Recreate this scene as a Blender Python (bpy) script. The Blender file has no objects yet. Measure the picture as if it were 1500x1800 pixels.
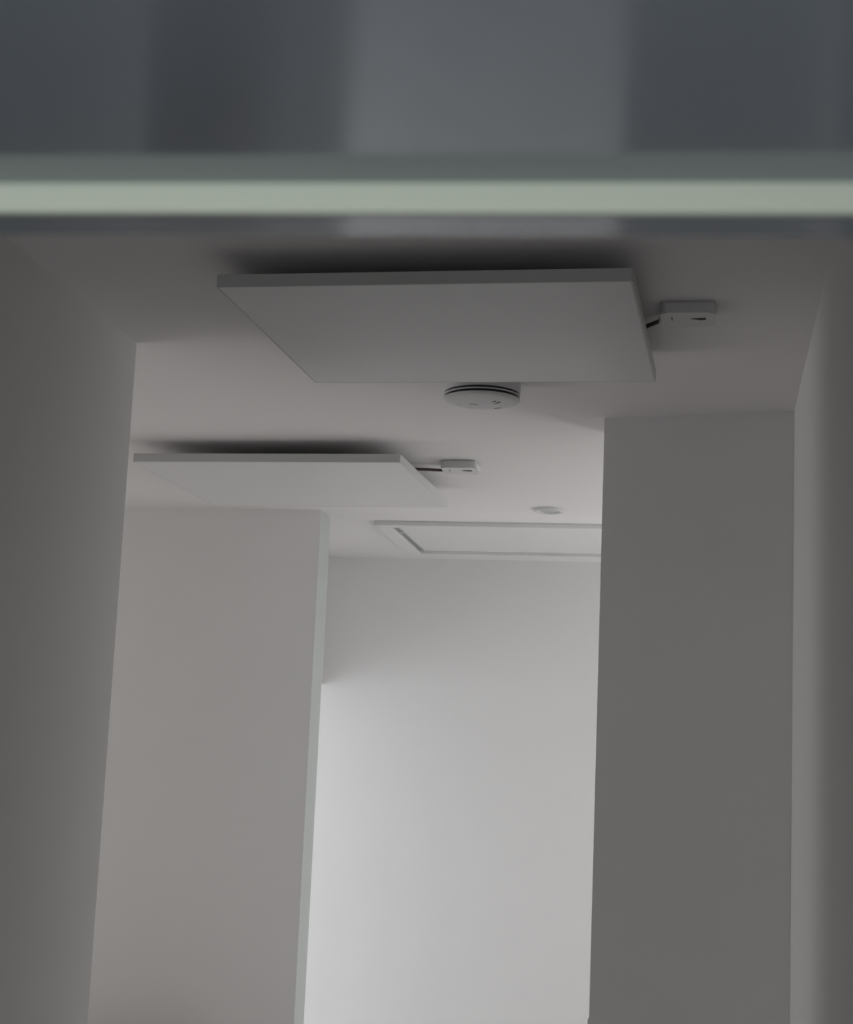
import bpy, bmesh, math, random
from mathutils import Vector, Matrix
C = bpy.context.scene.collection
SC = bpy.context.scene

# ---------------------------------------------------------------- camera
cam_d = bpy.data.cameras.new('camera'); cam = bpy.data.objects.new('camera', cam_d); C.objects.link(cam)
Rr = Vector((0.98653434, 0.1579666, 0.04238582))
Uu = Vector((-0.01549848, -0.16769761, 0.98571665))
Ff = Vector((-0.16281831, 0.97310023, 0.1629912))
EYE = 1.6
m = Matrix((Rr, Uu, -Ff)).transposed().to_4x4(); m.translation = (0, 0, EYE)
cam.matrix_world = m
cam_d.sensor_fit = 'VERTICAL'; cam_d.sensor_height = 36.0; cam_d.lens = 60.0
cam_d.clip_start = 0.02
cam_d.dof.use_dof = True; cam_d.dof.focus_distance = 3.3; cam_d.dof.aperture_fstop = 14.0
SC.camera = cam

# ---------------------------------------------------------------- world, light, exposure
w = bpy.data.worlds.new('world'); SC.world = w; w.use_nodes = True
w.node_tree.nodes['Background'].inputs[0].default_value = (0.75, 0.83, 0.92, 1)
w.node_tree.nodes['Background'].inputs[1].default_value = 0.6
vs = SC.view_settings
vs.view_transform = 'Standard'; vs.look = 'None'; vs.gamma = 1.0; vs.use_curve_mapping = False
vs.exposure = 0.05

def area(name, loc, target, sx, sy, power, col):
    d = bpy.data.lights.new(name, 'AREA'); d.shape = 'RECTANGLE'; d.size = sx; d.size_y = sy
    d.energy = power; d.color = col
    o = bpy.data.objects.new(name, d); C.objects.link(o); o.location = loc
    o.rotation_euler = (Vector(target) - Vector(loc)).to_track_quat('-Z', 'Y').to_euler()
    return o
# daylight in openings round the hall; stub-back and near-end ones are added fill
area('daylight_far_door', (-4.25, 5.34, 1.06), (-1.2, 5.34, 1.06), 0.70, 1.75, 58, (0.925, 0.955, 1.0))
area('daylight_side_room', (-4.96, 3.80, 1.05), (-1.0, 3.60, 0.7), 1.45, 1.95, 20.5, (1.0, 0.962, 0.95))
area('fill_stub_back', (0.75, 3.70, 1.45), (0.75, 5.0, 1.45), 0.76, 1.2, 4.2, (1.0, 0.985, 0.98))  # added fill for the middle wall, its window made up to carry it
area('fill_near_end', (-0.40, -1.58, 1.1), (-0.40, 2.0, 1.1), 0.7, 1.9, 3.7, (0.97, 0.985, 1.0))  # added fill from behind the camera, with a made-up door
area('daylight_passage_end', (1.27, 5.2, 1.45), (-1.0, 3.0, 1.45), 0.9, 1.2, 11.9, (1.0, 0.98, 0.97))
area('rail_fill_light', (-0.09, 0.165, EYE + 0.150), (-0.09, 0.5, EYE + 0.178), 0.9, 0.012, 0.68, (0.97, 1.0, 0.93))  # added light to brighten the pale rail, no known lamp there

# ---------------------------------------------------------------- helpers
def mat(name, col, rough=0.6, bump=0.0, bscale=300.0, spec=0.3, var=0.0):
    mt = bpy.data.materials.new(name); mt.use_nodes = True
    nt = mt.node_tree; b = nt.nodes['Principled BSDF']
    b.inputs['Base Color'].default_value = (*col, 1); b.inputs['Roughness'].default_value = rough
    b.inputs['Specular IOR Level'].default_value = spec
    tc = nt.nodes.new('ShaderNodeTexCoord')
    if var > 0:
        nz = nt.nodes.new('ShaderNodeTexNoise'); nz.inputs['Scale'].default_value = 2.3; nz.inputs['Detail'].default_value = 4
        nt.links.new(tc.outputs['Object'], nz.inputs['Vector'])
        mx = nt.nodes.new('ShaderNodeMix'); mx.data_type = 'RGBA'
        mx.inputs[6].default_value = (*[c * (1 - var) for c in col], 1)
        mx.inputs[7].default_value = (*[min(1, c * (1 + var)) for c in col], 1)
        nt.links.new(nz.outputs['Fac'], mx.inputs[0]); nt.links.new(mx.outputs[2], b.inputs['Base Color'])
    if bump > 0:
        n2 = nt.nodes.new('ShaderNodeTexNoise'); n2.inputs['Scale'].default_value = bscale
        nt.links.new(tc.outputs['Object'], n2.inputs['Vector'])
        bp = nt.nodes.new('ShaderNodeBump'); bp.inputs['Strength'].default_value = bump; bp.inputs['Distance'].default_value = 0.001
        nt.links.new(n2.outputs['Fac'], bp.inputs['Height']); nt.links.new(bp.outputs['Normal'], b.inputs['Normal'])
    return mt

PAINT = mat('wall_paint', (0.83, 0.825, 0.818), 0.75, 0.15, 260, 0.2, 0.012)
CEIL = mat('ceiling_paint', (0.85, 0.832, 0.828), 0.85, 0.10, 240, 0.1, 0.01)
FLOORM = mat('floor_laminate', (0.60, 0.585, 0.57), 0.5, 0.1, 60, 0.3, 0.1)
PANEL = mat('panel_enamel', (0.80, 0.80, 0.80), 0.45, 0.03, 400, 0.3)
FRAME = mat('panel_frame_white', (0.64, 0.65, 0.635), 0.45, 0.0, 1, 0.3)
PLASTIC = mat('white_plastic', (0.69, 0.69, 0.69), 0.45, 0.0, 1, 0.4)
DARK = mat('dark_slot', (0.03, 0.03, 0.032), 0.7)
CABLE = mat('cable_brown', (0.13, 0.10, 0.09), 0.6)
TRIM = mat('trim_white', (0.80, 0.80, 0.79), 0.4, 0.02, 200, 0.35)
LINING = mat('lining_grey_green', (0.56, 0.60, 0.58), 0.5, 0.02, 200, 0.3)
GLOSS = mat('shelf_dark_gloss', (0.29, 0.34, 0.40), 0.11, 0.0, 1, 0.5)
GLOSS.node_tree.nodes['Principled BSDF'].inputs['Specular Tint'].default_value = (0.84, 0.90, 1.0, 1)
RAIL = mat('rail_pale_green', (0.70, 0.76, 0.68), 0.5, 0.0, 1, 0.3, 0.03)
STEEL = mat('satin_steel', (0.5, 0.5, 0.5), 0.35)
STEEL.node_tree.nodes['Principled BSDF'].inputs['Metallic'].default_value = 1.0
WOOD = mat('brown_wood', (0.20, 0.15, 0.125), 0.5, 0.2, 40, 0.3, 0.2)
GLASS = bpy.data.materials.new('window_glass'); GLASS.use_nodes = True
_b = GLASS.node_tree.nodes['Principled BSDF']; _b.inputs['Transmission Weight'].default_value = 1.0
_b.inputs['Roughness'].default_value = 0.0; _b.inputs['IOR'].default_value = 1.45

def add_box(bm, x0, x1, y0, y1, z0, z1, bevel=0.0, seg=2):
    v = [bm.verts.new((x, y, z)) for z in (z0, z1) for y in (y0, y1) for x in (x0, x1)]
    fs = [bm.faces.new([v[i] for i in q]) for q in ((0, 2, 3, 1), (4, 5, 7, 6), (0, 1, 5, 4), (2, 6, 7, 3), (0, 4, 6, 2), (1, 3, 7, 5))]
    if bevel > 0:
        ed = {e for f in fs for e in f.edges}
        bmesh.ops.bevel(bm, geom=list(ed), offset=bevel, segments=seg, affect='EDGES', profile=0.5)

def add_prism(bm, pts, z0, z1):
    a = [bm.verts.new((x, y, z0)) for x, y in pts]; b = [bm.verts.new((x, y, z1)) for x, y in pts]
    n = len(pts)
    bm.faces.new(list(reversed(a))); bm.faces.new(b)
    for i in range(n):
        bm.faces.new((a[i], a[(i + 1) % n], b[(i + 1) % n], b[i]))

def add_lathe(bm, prof, n=64, cap=True):
    rings = []
    for r, z in prof:
        if r < 1e-6: rings.append([bm.verts.new((0, 0, z))])
        else: rings.append([bm.verts.new((r * math.cos(2 * math.pi * k / n), r * math.sin(2 * math.pi * k / n), z)) for k in range(n)])
    for a, b in zip(rings, rings[1:]):
        for k in range(n):
            if len(a) == 1 and len(b) == 1: continue
            if len(a) == 1: bm.faces.new((a[0], b[k], b[(k + 1) % n]))
            elif len(b) == 1: bm.faces.new((a[k], b[0], a[(k + 1) % n]))
            else: bm.faces.new((a[k], b[k], b[(k + 1) % n], a[(k + 1) % n]))

def add_tube(bm, pts, r, n=10):
    rings = []
    for i, p in enumerate(pts):
        p = Vector(p); d = Vector(pts[min(i + 1, len(pts) - 1)]) - Vector(pts[max(i - 1, 0)]); d.normalize()
        s = d.cross(Vector((0, 0, 1))); s.normalize(); t = s.cross(d)
        rings.append([bm.verts.new(p + r * (math.cos(2 * math.pi * k / n) * s + math.sin(2 * math.pi * k / n) * t)) for k in range(n)])
    for a, b in zip(rings, rings[1:]):
        for k in range(n): bm.faces.new((a[k], a[(k + 1) % n], b[(k + 1) % n], b[k]))
    bm.faces.new(list(reversed(rings[0]))); bm.faces.new(rings[-1])

def obj(name, bm, m, parent=None, smooth=False, loc=None):
    bmesh.ops.recalc_face_normals(bm, faces=bm.faces)
    me = bpy.data.meshes.new(name); bm.to_mesh(me); bm.free()
    me.materials.append(m)
    if smooth:
        for p in me.polygons: p.use_smooth = True
        me.set_sharp_from_angle(angle=math.radians(35))
    o = bpy.data.objects.new(name, me); C.objects.link(o)
    if parent: o.parent = parent
    if loc: o.location = loc
    return o

def boxo(name, m, parent, *b, bevel=0.0, seg=2):
    bm = bmesh.new(); add_box(bm, *b, bevel=bevel, seg=seg); return obj(name, bm, m, parent, smooth=bevel > 0)

def struct(name, bm, m, label=None, parent=None):
    o = obj(name, bm, m, parent)
    if parent is None:
        o['kind'] = 'structure'
        if label: o['label'] = label
    return o

def thing(name, label, cat, loc=(0, 0, 0), group=None, rot=(0, 0, 0)):
    o = bpy.data.objects.new(name, None); C.objects.link(o); o.location = loc; o.rotation_euler = rot
    o.empty_display_size = 0.1
    o['label'] = label; o['category'] = cat
    if group: o['group'] = group
    return o

def copy_tree(o, parent=None):
    c = o.copy(); C.objects.link(c); c.parent = parent
    for ch in list(o.children): copy_tree(ch, c)
    return c

# ---------------------------------------------------------------- structure
H = 2.4
XL = -1.048                       # hall side of the left wall
YL = 2.935                        # where the left wall stops
XB, YB = -1.109, 4.775            # corner of the wall beyond the opening
YF = 5.75                         # end wall

def wall(name, boxes, label, m=PAINT):
    bm = bmesh.new()
    for b in boxes: add_box(bm, *b)
    return struct(name, bm, m, label)

bm = bmesh.new(); add_box(bm, -5.2, 1.42, -1.7, 6.0, -0.1, 0.0)
struct('floor', bm, FLOORM, 'pale laminate floor of the hall')
bm = bmesh.new(); add_box(bm, -5.2, 1.42, -1.7, 6.0, H, H + 0.1)
struct('ceiling', bm, CEIL, 'white painted ceiling running over hall and side rooms')
wall('wall_left', [(XL - 0.12, XL, -1.6, YL, 0, H)], 'white hall wall on the left ending at a corner')
# stub wall on the right, set a little askew, then the hall wall towards the camera
bm = bmesh.new(); add_prism(bm, [(-0.219, 3.539), (0.17, 3.459), (0.37, 3.459), (0.37, 3.68), (-0.219, 3.68)], 0, H)
for b in ((0.37, 1.13, 3.459, 3.68, 0, 0.85), (0.37, 1.13, 3.459, 3.68, 2.05, H), (1.13, 1.42, 3.459, 3.68, 0, H)): add_box(bm, *b)
struct('wall_stub', bm, PAINT, 'grey shaded white wall stub facing down the hall on the right')
wall('wall_right', [(0.17, 0.30, -1.6, 3.458, 0, H)], 'white hall wall along the right edge')
wall('wall_near', [(XL - 0.12, -0.75, -1.72, -1.6, 0, H), (-0.05, 0.30, -1.72, -1.6, 0, H), (-0.75, -0.05, -1.72, -1.6, 2.05, H)], 'white wall round an added glass door at the near end of the hall')
wall('wall_end', [(-4.6, 1.42, YF, YF + 0.12, 0, H)], 'bright white end wall of the hall')
wall('wall_middle', [(-5.1, XB - .012, YB, YB + 0.122, 0, H), (XB - .012, XB, YB, YB + .001, 0, H)], 'warm white wall across the left opening, below the far panel')
# side room on the left, window in its end wall
wall('wall_side_room', [(-5.1, XL - 0.12, YL - 0.12, YL, 0, H)], 'near wall of the left side room')
wall('wall_side_room_end', [(-5.1, -4.98, YL, 3.05, 0, H), (-5.1, -4.98, 4.55, YB, 0, H), (-5.1, -4.98, 3.05, 4.55, 2.1, H)], 'window wall of the left side room')
# door opening with its head at two metres, left of the end wall
wall('wall_door_head', [(-1.42, -1.30, YB + 0.122, YF, 1.955, H)], 'wall above the door opening beside the end wall')
wall('wall_far_room_end', [(-4.5, -4.38, YB + 0.122, YF, 1.98, H), (-4.5, -4.38, YB + 0.122, 4.97, 0, 1.98), (-4.5, -4.38, 5.70, YF, 0, 1.98), (-4.5, -4.38, 4.97, 5.70, 0, 0.1)], 'far room wall with a glazed door')
# right passage behind the stub, window at its end
wall('wall_passage_end', [(1.30, 1.42, 3.68, 4.75, 0, H), (1.30, 1.42, 5.65, YF, 0, H), (1.30, 1.42, 4.75, 5.65, 0, 0.85), (1.30, 1.42, 4.75, 5.65, 2.05, H)], 'window wall closing the passage behind the stub wall')

def window(name, label, c, length, z0, z1, along='y'):
    t = 0.05; h = length / 2; bm = bmesh.new()
    for b in ((-.03, .03, -h, h, z0, z0 + t), (-.03, .03, -h, h, z1 - t, z1), (-.03, .03, -h, -h + t, z0 + t, z1 - t), (-.03, .03, h - t, h, z0 + t, z1 - t)):
        add_box(bm, *b)
    f = struct(name, bm, TRIM, label)
    bm = bmesh.new(); add_box(bm, -.006, .006, -h + t, h - t, z0 + t, z1 - t)
    obj('pane', bm, GLASS, f)
    f.location = (c[0], c[1], 0)
    if along == 'x': f.rotation_euler = (0, 0, math.pi / 2)
window('door_1', 'white framed glass door in the far left room', (-4.44, 5.335), 0.73, 0.1, 1.98)
window('door_2', 'white framed glass door of the left side room', (-5.04, 3.80), 1.5, 0.0, 2.1)
window('added_door', 'added unseen glass door for the fill light at the near end of the hall', (-0.40, -1.66), 0.7, 0.0, 2.05, 'x')
window('added_window', 'added unseen window for the fill light in the back of the stub wall', (0.75, 3.58), 0.76, 0.85, 2.05, 'x')
window('window_2', 'white framed window at the end of the passage', (1.38, 5.2), 0.9, 0.85, 2.05)
bm = bmesh.new(); add_box(bm, XB - .012, XB, YB + .001, YB + .122, 0, H)
struct('trim_1', bm, LINING, 'narrow grey green lining on the end of the middle wall')

# ---------------------------------------------------------------- ceiling heating panels
def make_panel(label, PW=0.632, PD=0.605):
    t = thing('heating_panel', label, 'panel', (0, 0, 0), 'flat heating panels under the ceiling')
    # origin: near right corner at ceiling level, x runs to -PW
    zb, zt = -0.052, -0.032
    boxo('panel_face', PANEL, t, -PW + .0025, -.0025, .0025, PD - .0025, zb, zt - .002, bevel=.0006, seg=1)
    boxo('panel_edge', FRAME, t, -PW, -.0012, 0, .0022, zb, zt, bevel=.0005, seg=1)
    boxo('panel_edge', FRAME, t, -PW, -.0012, PD - .0022, PD, zb, zt, bevel=.0005, seg=1)
    boxo('panel_edge', FRAME, t, -.0022, 0, .0032, PD - .0032, zb, zt, bevel=.0005, seg=1)
    boxo('panel_edge', FRAME, t, -PW, -PW + .0022, .0032, PD - .0032, zb, zt, bevel=.0005, seg=1)
    for x in (-PW + .17, -.17):
        for y in (.17, PD - .17):
            bm = bmesh.new(); add_lathe(bm, [(0, zt - .004), (.010, zt - .004), (.010, -.004), (.018, -.004), (.018, 0.0), (0, 0.0)], 20)
            obj('standoff', bm, STEEL, t, True, (x, y, 0))
    return t
p1 = make_panel('large white ceiling heating panel nearest the shelf, with the smoke alarm behind it')
p1.location = (-0.113, 2.405, H)
p1.rotation_euler = (0, 0, math.radians(-1.6))
p2 = make_panel('white ceiling heating panel half hidden behind the left wall, over the middle wall', 0.648, 0.605)
p2.location = (-0.700, 3.783, H); p2.rotation_euler = (0, 0, math.radians(-2.2))

# ---------------------------------------------------------------- receivers with their cables
def make_receiver(label, W=0.088, D=0.084):
    t = thing('receiver_box', label, 'box', (0, 0, 0), 'receiver boxes beside the heating panels')
    bm = bmesh.new()
    r = .012; pts = []
    for cx, cy, a0 in ((W - r, r, -90), (W - r, D - r, 0), (r, D - r, 90), (r, r, 180)):
        for k in range(6):
            a = math.radians(a0 + 18 * k); pts.append((cx + r * math.cos(a), cy + r * math.sin(a)))
    add_prism(bm, pts, -.020, -.003)
    low = [e for e in bm.edges if all(abs(v.co.z + .020) < 1e-6 for v in e.verts)]
    bmesh.ops.bevel(bm, geom=low, offset=.002, segments=2, affect='EDGES')
    obj('housing', bm, PLASTIC, t, True)
    boxo('back_plate', PLASTIC, t, .003, W - .003, .003, D - .003, -.003, 0)
    bm = bmesh.new(); add_prism(bm, [(.048, .034), (.072, .031), (.073, .040), (.064, .042)], -.0208, -.0195)
    obj('logo_recess', bm, DARK, t)
    boxo('button_slot', DARK, t, .0175, .0190, .026, .044, -.0206, -.0195)
    boxo('cable_gland', PLASTIC, t, -.004, .002, .062, .074, -.018, -.008, bevel=.001, seg=1)
    return t
r1 = make_receiver('white receiver box with cable from the panel nearest the shelf'); r1.location = (-0.081, 2.679, H)
r2 = copy_tree(r1); r2['label'] = 'small white receiver box cabled to the panel behind the left wall'
r2.location = (-0.641, 4.003, H)
def cable(name, pts, label, r=.0036):
    bm = bmesh.new(); add_tube(bm, pts, r)
    o = obj(name, bm, CABLE, None, True); o['label'] = label; o['category'] = 'cable'; o['group'] = 'cables from panels to receivers'
cable('cable', [(-.20, 2.83, H - .016), (-.15, 2.815, H - .015), (-.115, 2.795, H - .014), (-.098, 2.772, H - .013), (-.082, 2.750, H - .013)],
      'short dark cable between the nearer panel and its receiver box')
cable('cable', [(-.80, 4.055, H - .016), (-.75, 4.055, H - .015), (-.7185, 4.056, H - .014), (-.68, 4.066, H - .013), (-.655, 4.072, H - .013), (-.642, 4.073, H - .013)],
      'short dark cable between the farther panel and its receiver box')

# ---------------------------------------------------------------- smoke alarm
t = thing('smoke_alarm', 'round white smoke alarm on the ceiling just past the nearer panel', 'smoke alarm', (-0.436, 3.200, H))
bm = bmesh.new(); add_lathe(bm, [(0, 0), (.0745, 0), (.0745, -.028), (.0735, -.0295), (0, -.0295)], 72); obj('mounting_base', bm, PLASTIC, t, True)
bm = bmesh.new(); add_lathe(bm, [(0, -.029), (.0695, -.029), (.0695, -.042), (0, -.042)], 72); obj('vent_gap', bm, DARK, t, True)
bm = bmesh.new(); add_lathe(bm, [(.069, -.0333), (.0735, -.0333), (.0735, -.0360), (.069, -.0360), (.069, -.0333)], 72); obj('vent_ring', bm, PLASTIC, t, True)
bm = bmesh.new(); add_lathe(bm, [(0, -.0405), (.0735, -.0405), (.0740, -.0415), (.0715, -.0440), (.062, -.0466), (.045, -.0485), (.022, -.0495), (0, -.0498)], 72); obj('cover', bm, PLASTIC, t, True)
for dx in (.024, .031):
    bm = bmesh.new(); add_box(bm, -.010, .010, -.0016, .0016, -.0006, .0012)
    o = obj('sounder_slot', bm, DARK, t, False, (dx, -.014 + (dx - .024) * 1.2, -.0488)); o.rotation_euler = (0, 0, math.radians(-50))
bm = bmesh.new(); add_lathe(bm, [(0, -.0006), (.009, -.0006), (.010, .0), (.010, .004), (0, .004)], 24); obj('test_button', bm, PLASTIC, t, True, (-.018, .010, -.0500))
for a in (205, 235, 300):
    bm = bmesh.new(); add_box(bm, -.008, .008, -.0010, .0010, -.0004, .0010)
    o = obj('cover_slot', bm, DARK if a == 300 else STEEL, t, False, (.052 * math.cos(math.radians(-a)), .052 * math.sin(math.radians(-a)), -.0478)); o.rotation_euler = (0, 0, math.radians(90 - a))

# ---------------------------------------------------------------- small round ceiling fitting
t = thing('downlight', 'small flat round white ceiling fitting just before the hatch', 'ceiling light', (-0.438, 4.695, H))
bm = bmesh.new(); add_lathe(bm, [(.030, 0), (.0435, 0), (.0435, -.006), (.0405, -.009), (.033, -.009), (.030, -.006), (.030, 0)], 48); obj('trim_ring', bm, PLASTIC, t, True)
bm = bmesh.new(); add_lathe(bm, [(0, -.0045), (.026, -.0055), (.0305, -.004), (.0305, 0), (0, 0)], 48); obj('lens', bm, mat('lens_grey', (.55, .55, .56), .3), t, True)

# ---------------------------------------------------------------- ceiling hatch
t = thing('ceiling_hatch', 'white framed access hatch in the ceiling before the bright end wall', 'hatch', (0, 0, H))
hx0, hx1, hy0, hy1, ft = -0.985, -0.02, 4.945, 5.585, 0.045
zp = -.014
boxo('frame_bar', TRIM, t, hx0, hx1, hy0, hy0 + ft, zp, 0, bevel=.001, seg=1)
boxo('frame_bar', TRIM, t, hx0, hx1, hy1 - ft, hy1, zp, 0, bevel=.001, seg=1)
boxo('frame_bar', TRIM, t, hx0, hx0 + ft, hy0 + ft, hy1 - ft, zp, 0, bevel=.001, seg=1)
boxo('frame_bar', TRIM, t, hx1 - ft, hx1, hy0 + ft, hy1 - ft, zp, 0, bevel=.001, seg=1)
d = boxo('hatch_door', TRIM, t, hx0 + ft + .004, hx1 - ft - .004, hy0 + ft + .004, hy1 - ft - .004, -.003, 0)
boxo('gap_shade_strip', mat('gap_shade_grey', (0.34, 0.34, 0.345), 0.7), d, hx0 + ft - .001, hx0 + ft + .011, hy0 + ft + .006, hy1 - ft - .006, -.0075, -.002, bevel=.001, seg=1)  # grey strip paints in the shade of the hatch's left gap
for y in (5.12, 5.50):
    bm = bmesh.new(); add_box(bm, hx0 + ft, hx0 + ft + .013, y - .016, y + .016, -.010, -.003, bevel=.001, seg=1); obj('hinge', bm, STEEL, d)

# ---------------------------------------------------------------- light switch on the hidden face of the stub wall
t = thing('light_switch', 'light switch edge peeking past the wall stub at the bottom', 'switch', (-0.219, 3.61, 1.127))
boxo('cover_plate', PLASTIC, t, -.005, 0, -.04, .04, -.04, .04, bevel=.0015)
boxo('rocker', PLASTIC, t, -.0075, -.004, -.026, .026, -.026, .026, bevel=.001)

# ---------------------------------------------------------------- glossy shelf close overhead, with pale rail
t = thing('wall_shelf', 'dark glossy shelf with a pale green edge rail, blurred, close overhead', 'shelf', (-0.09, 0.5, EYE + 0.1876), None, (0, math.radians(0.86), 0))
tau = math.radians(3.6)
xa, xb = XL + 0.09 + .001, 0.17 + 0.09 - .001
bm = bmesh.new()
y1 = -.40
zz = y1 * math.tan(tau)
v = [bm.verts.new(p) for p in ((xa, y1, zz), (xb, y1, zz), (xb, 0, 0), (xa, 0, 0), (xa, y1, zz + .016), (xb, y1, zz + .016), (xb, 0, .016), (xa, 0, .016))]
for q in ((0, 3, 2, 1), (4, 5, 6, 7), (0, 1, 5, 4), (1, 2, 6, 5), (2, 3, 7, 6), (3, 0, 4, 7)): bm.faces.new([v[i] for i in q])
obj('shelf_board', bm, GLOSS, t)
boxo('edge_rail', RAIL, t, xa, xb, 0, .004, -.0096, .016, bevel=.0008)
bm = bmesh.new()
add_box(bm, xa, xb, .004, .027, -.0096, .016)
for vv in bm.verts:
    if vv.co.z < 0: vv.co.z += vv.co.y * math.tan(tau)
obj('rail_backing', bm, GLOSS, t)
t = thing('rail_fill_bar', 'added unseen lamp bar under the glossy shelf, lighting the pale rail', 'lamp', (-0.09, 0.150, EYE + 0.150))
boxo('fill_bar_body', STEEL, t, -.45, .45, -.012, .012, -.010, .0135, bevel=.001, seg=1)  # unseen bar added to go with the rail's fill light

# ---------------------------------------------------------------- low cupboard against the middle wall, seen mirrored in the shelf
t = thing('low_cupboard', 'low dark brown cupboard against the middle wall, seen only mirrored under the glossy shelf', 'cupboard', (-1.86, YB - .32, 0))
boxo('carcass', WOOD, t, 0, .50, .02, .315, .06, .86)
boxo('plinth', WOOD, t, .01, .49, .05, .315, 0, .06)
boxo('top_board', WOOD, t, -.01, .51, 0, .318, .86, .885, bevel=.003)
for k in (0, 1):
    d = boxo('door', WOOD, t, .004 + .248 * k, .248 + .248 * k, .002, .02, .07, .85, bevel=.002, seg=1)
    boxo('handle', STEEL, d, .212 + .058 * k, .222 + .058 * k, -.02, .002, .52, .66, bevel=.002, seg=1)
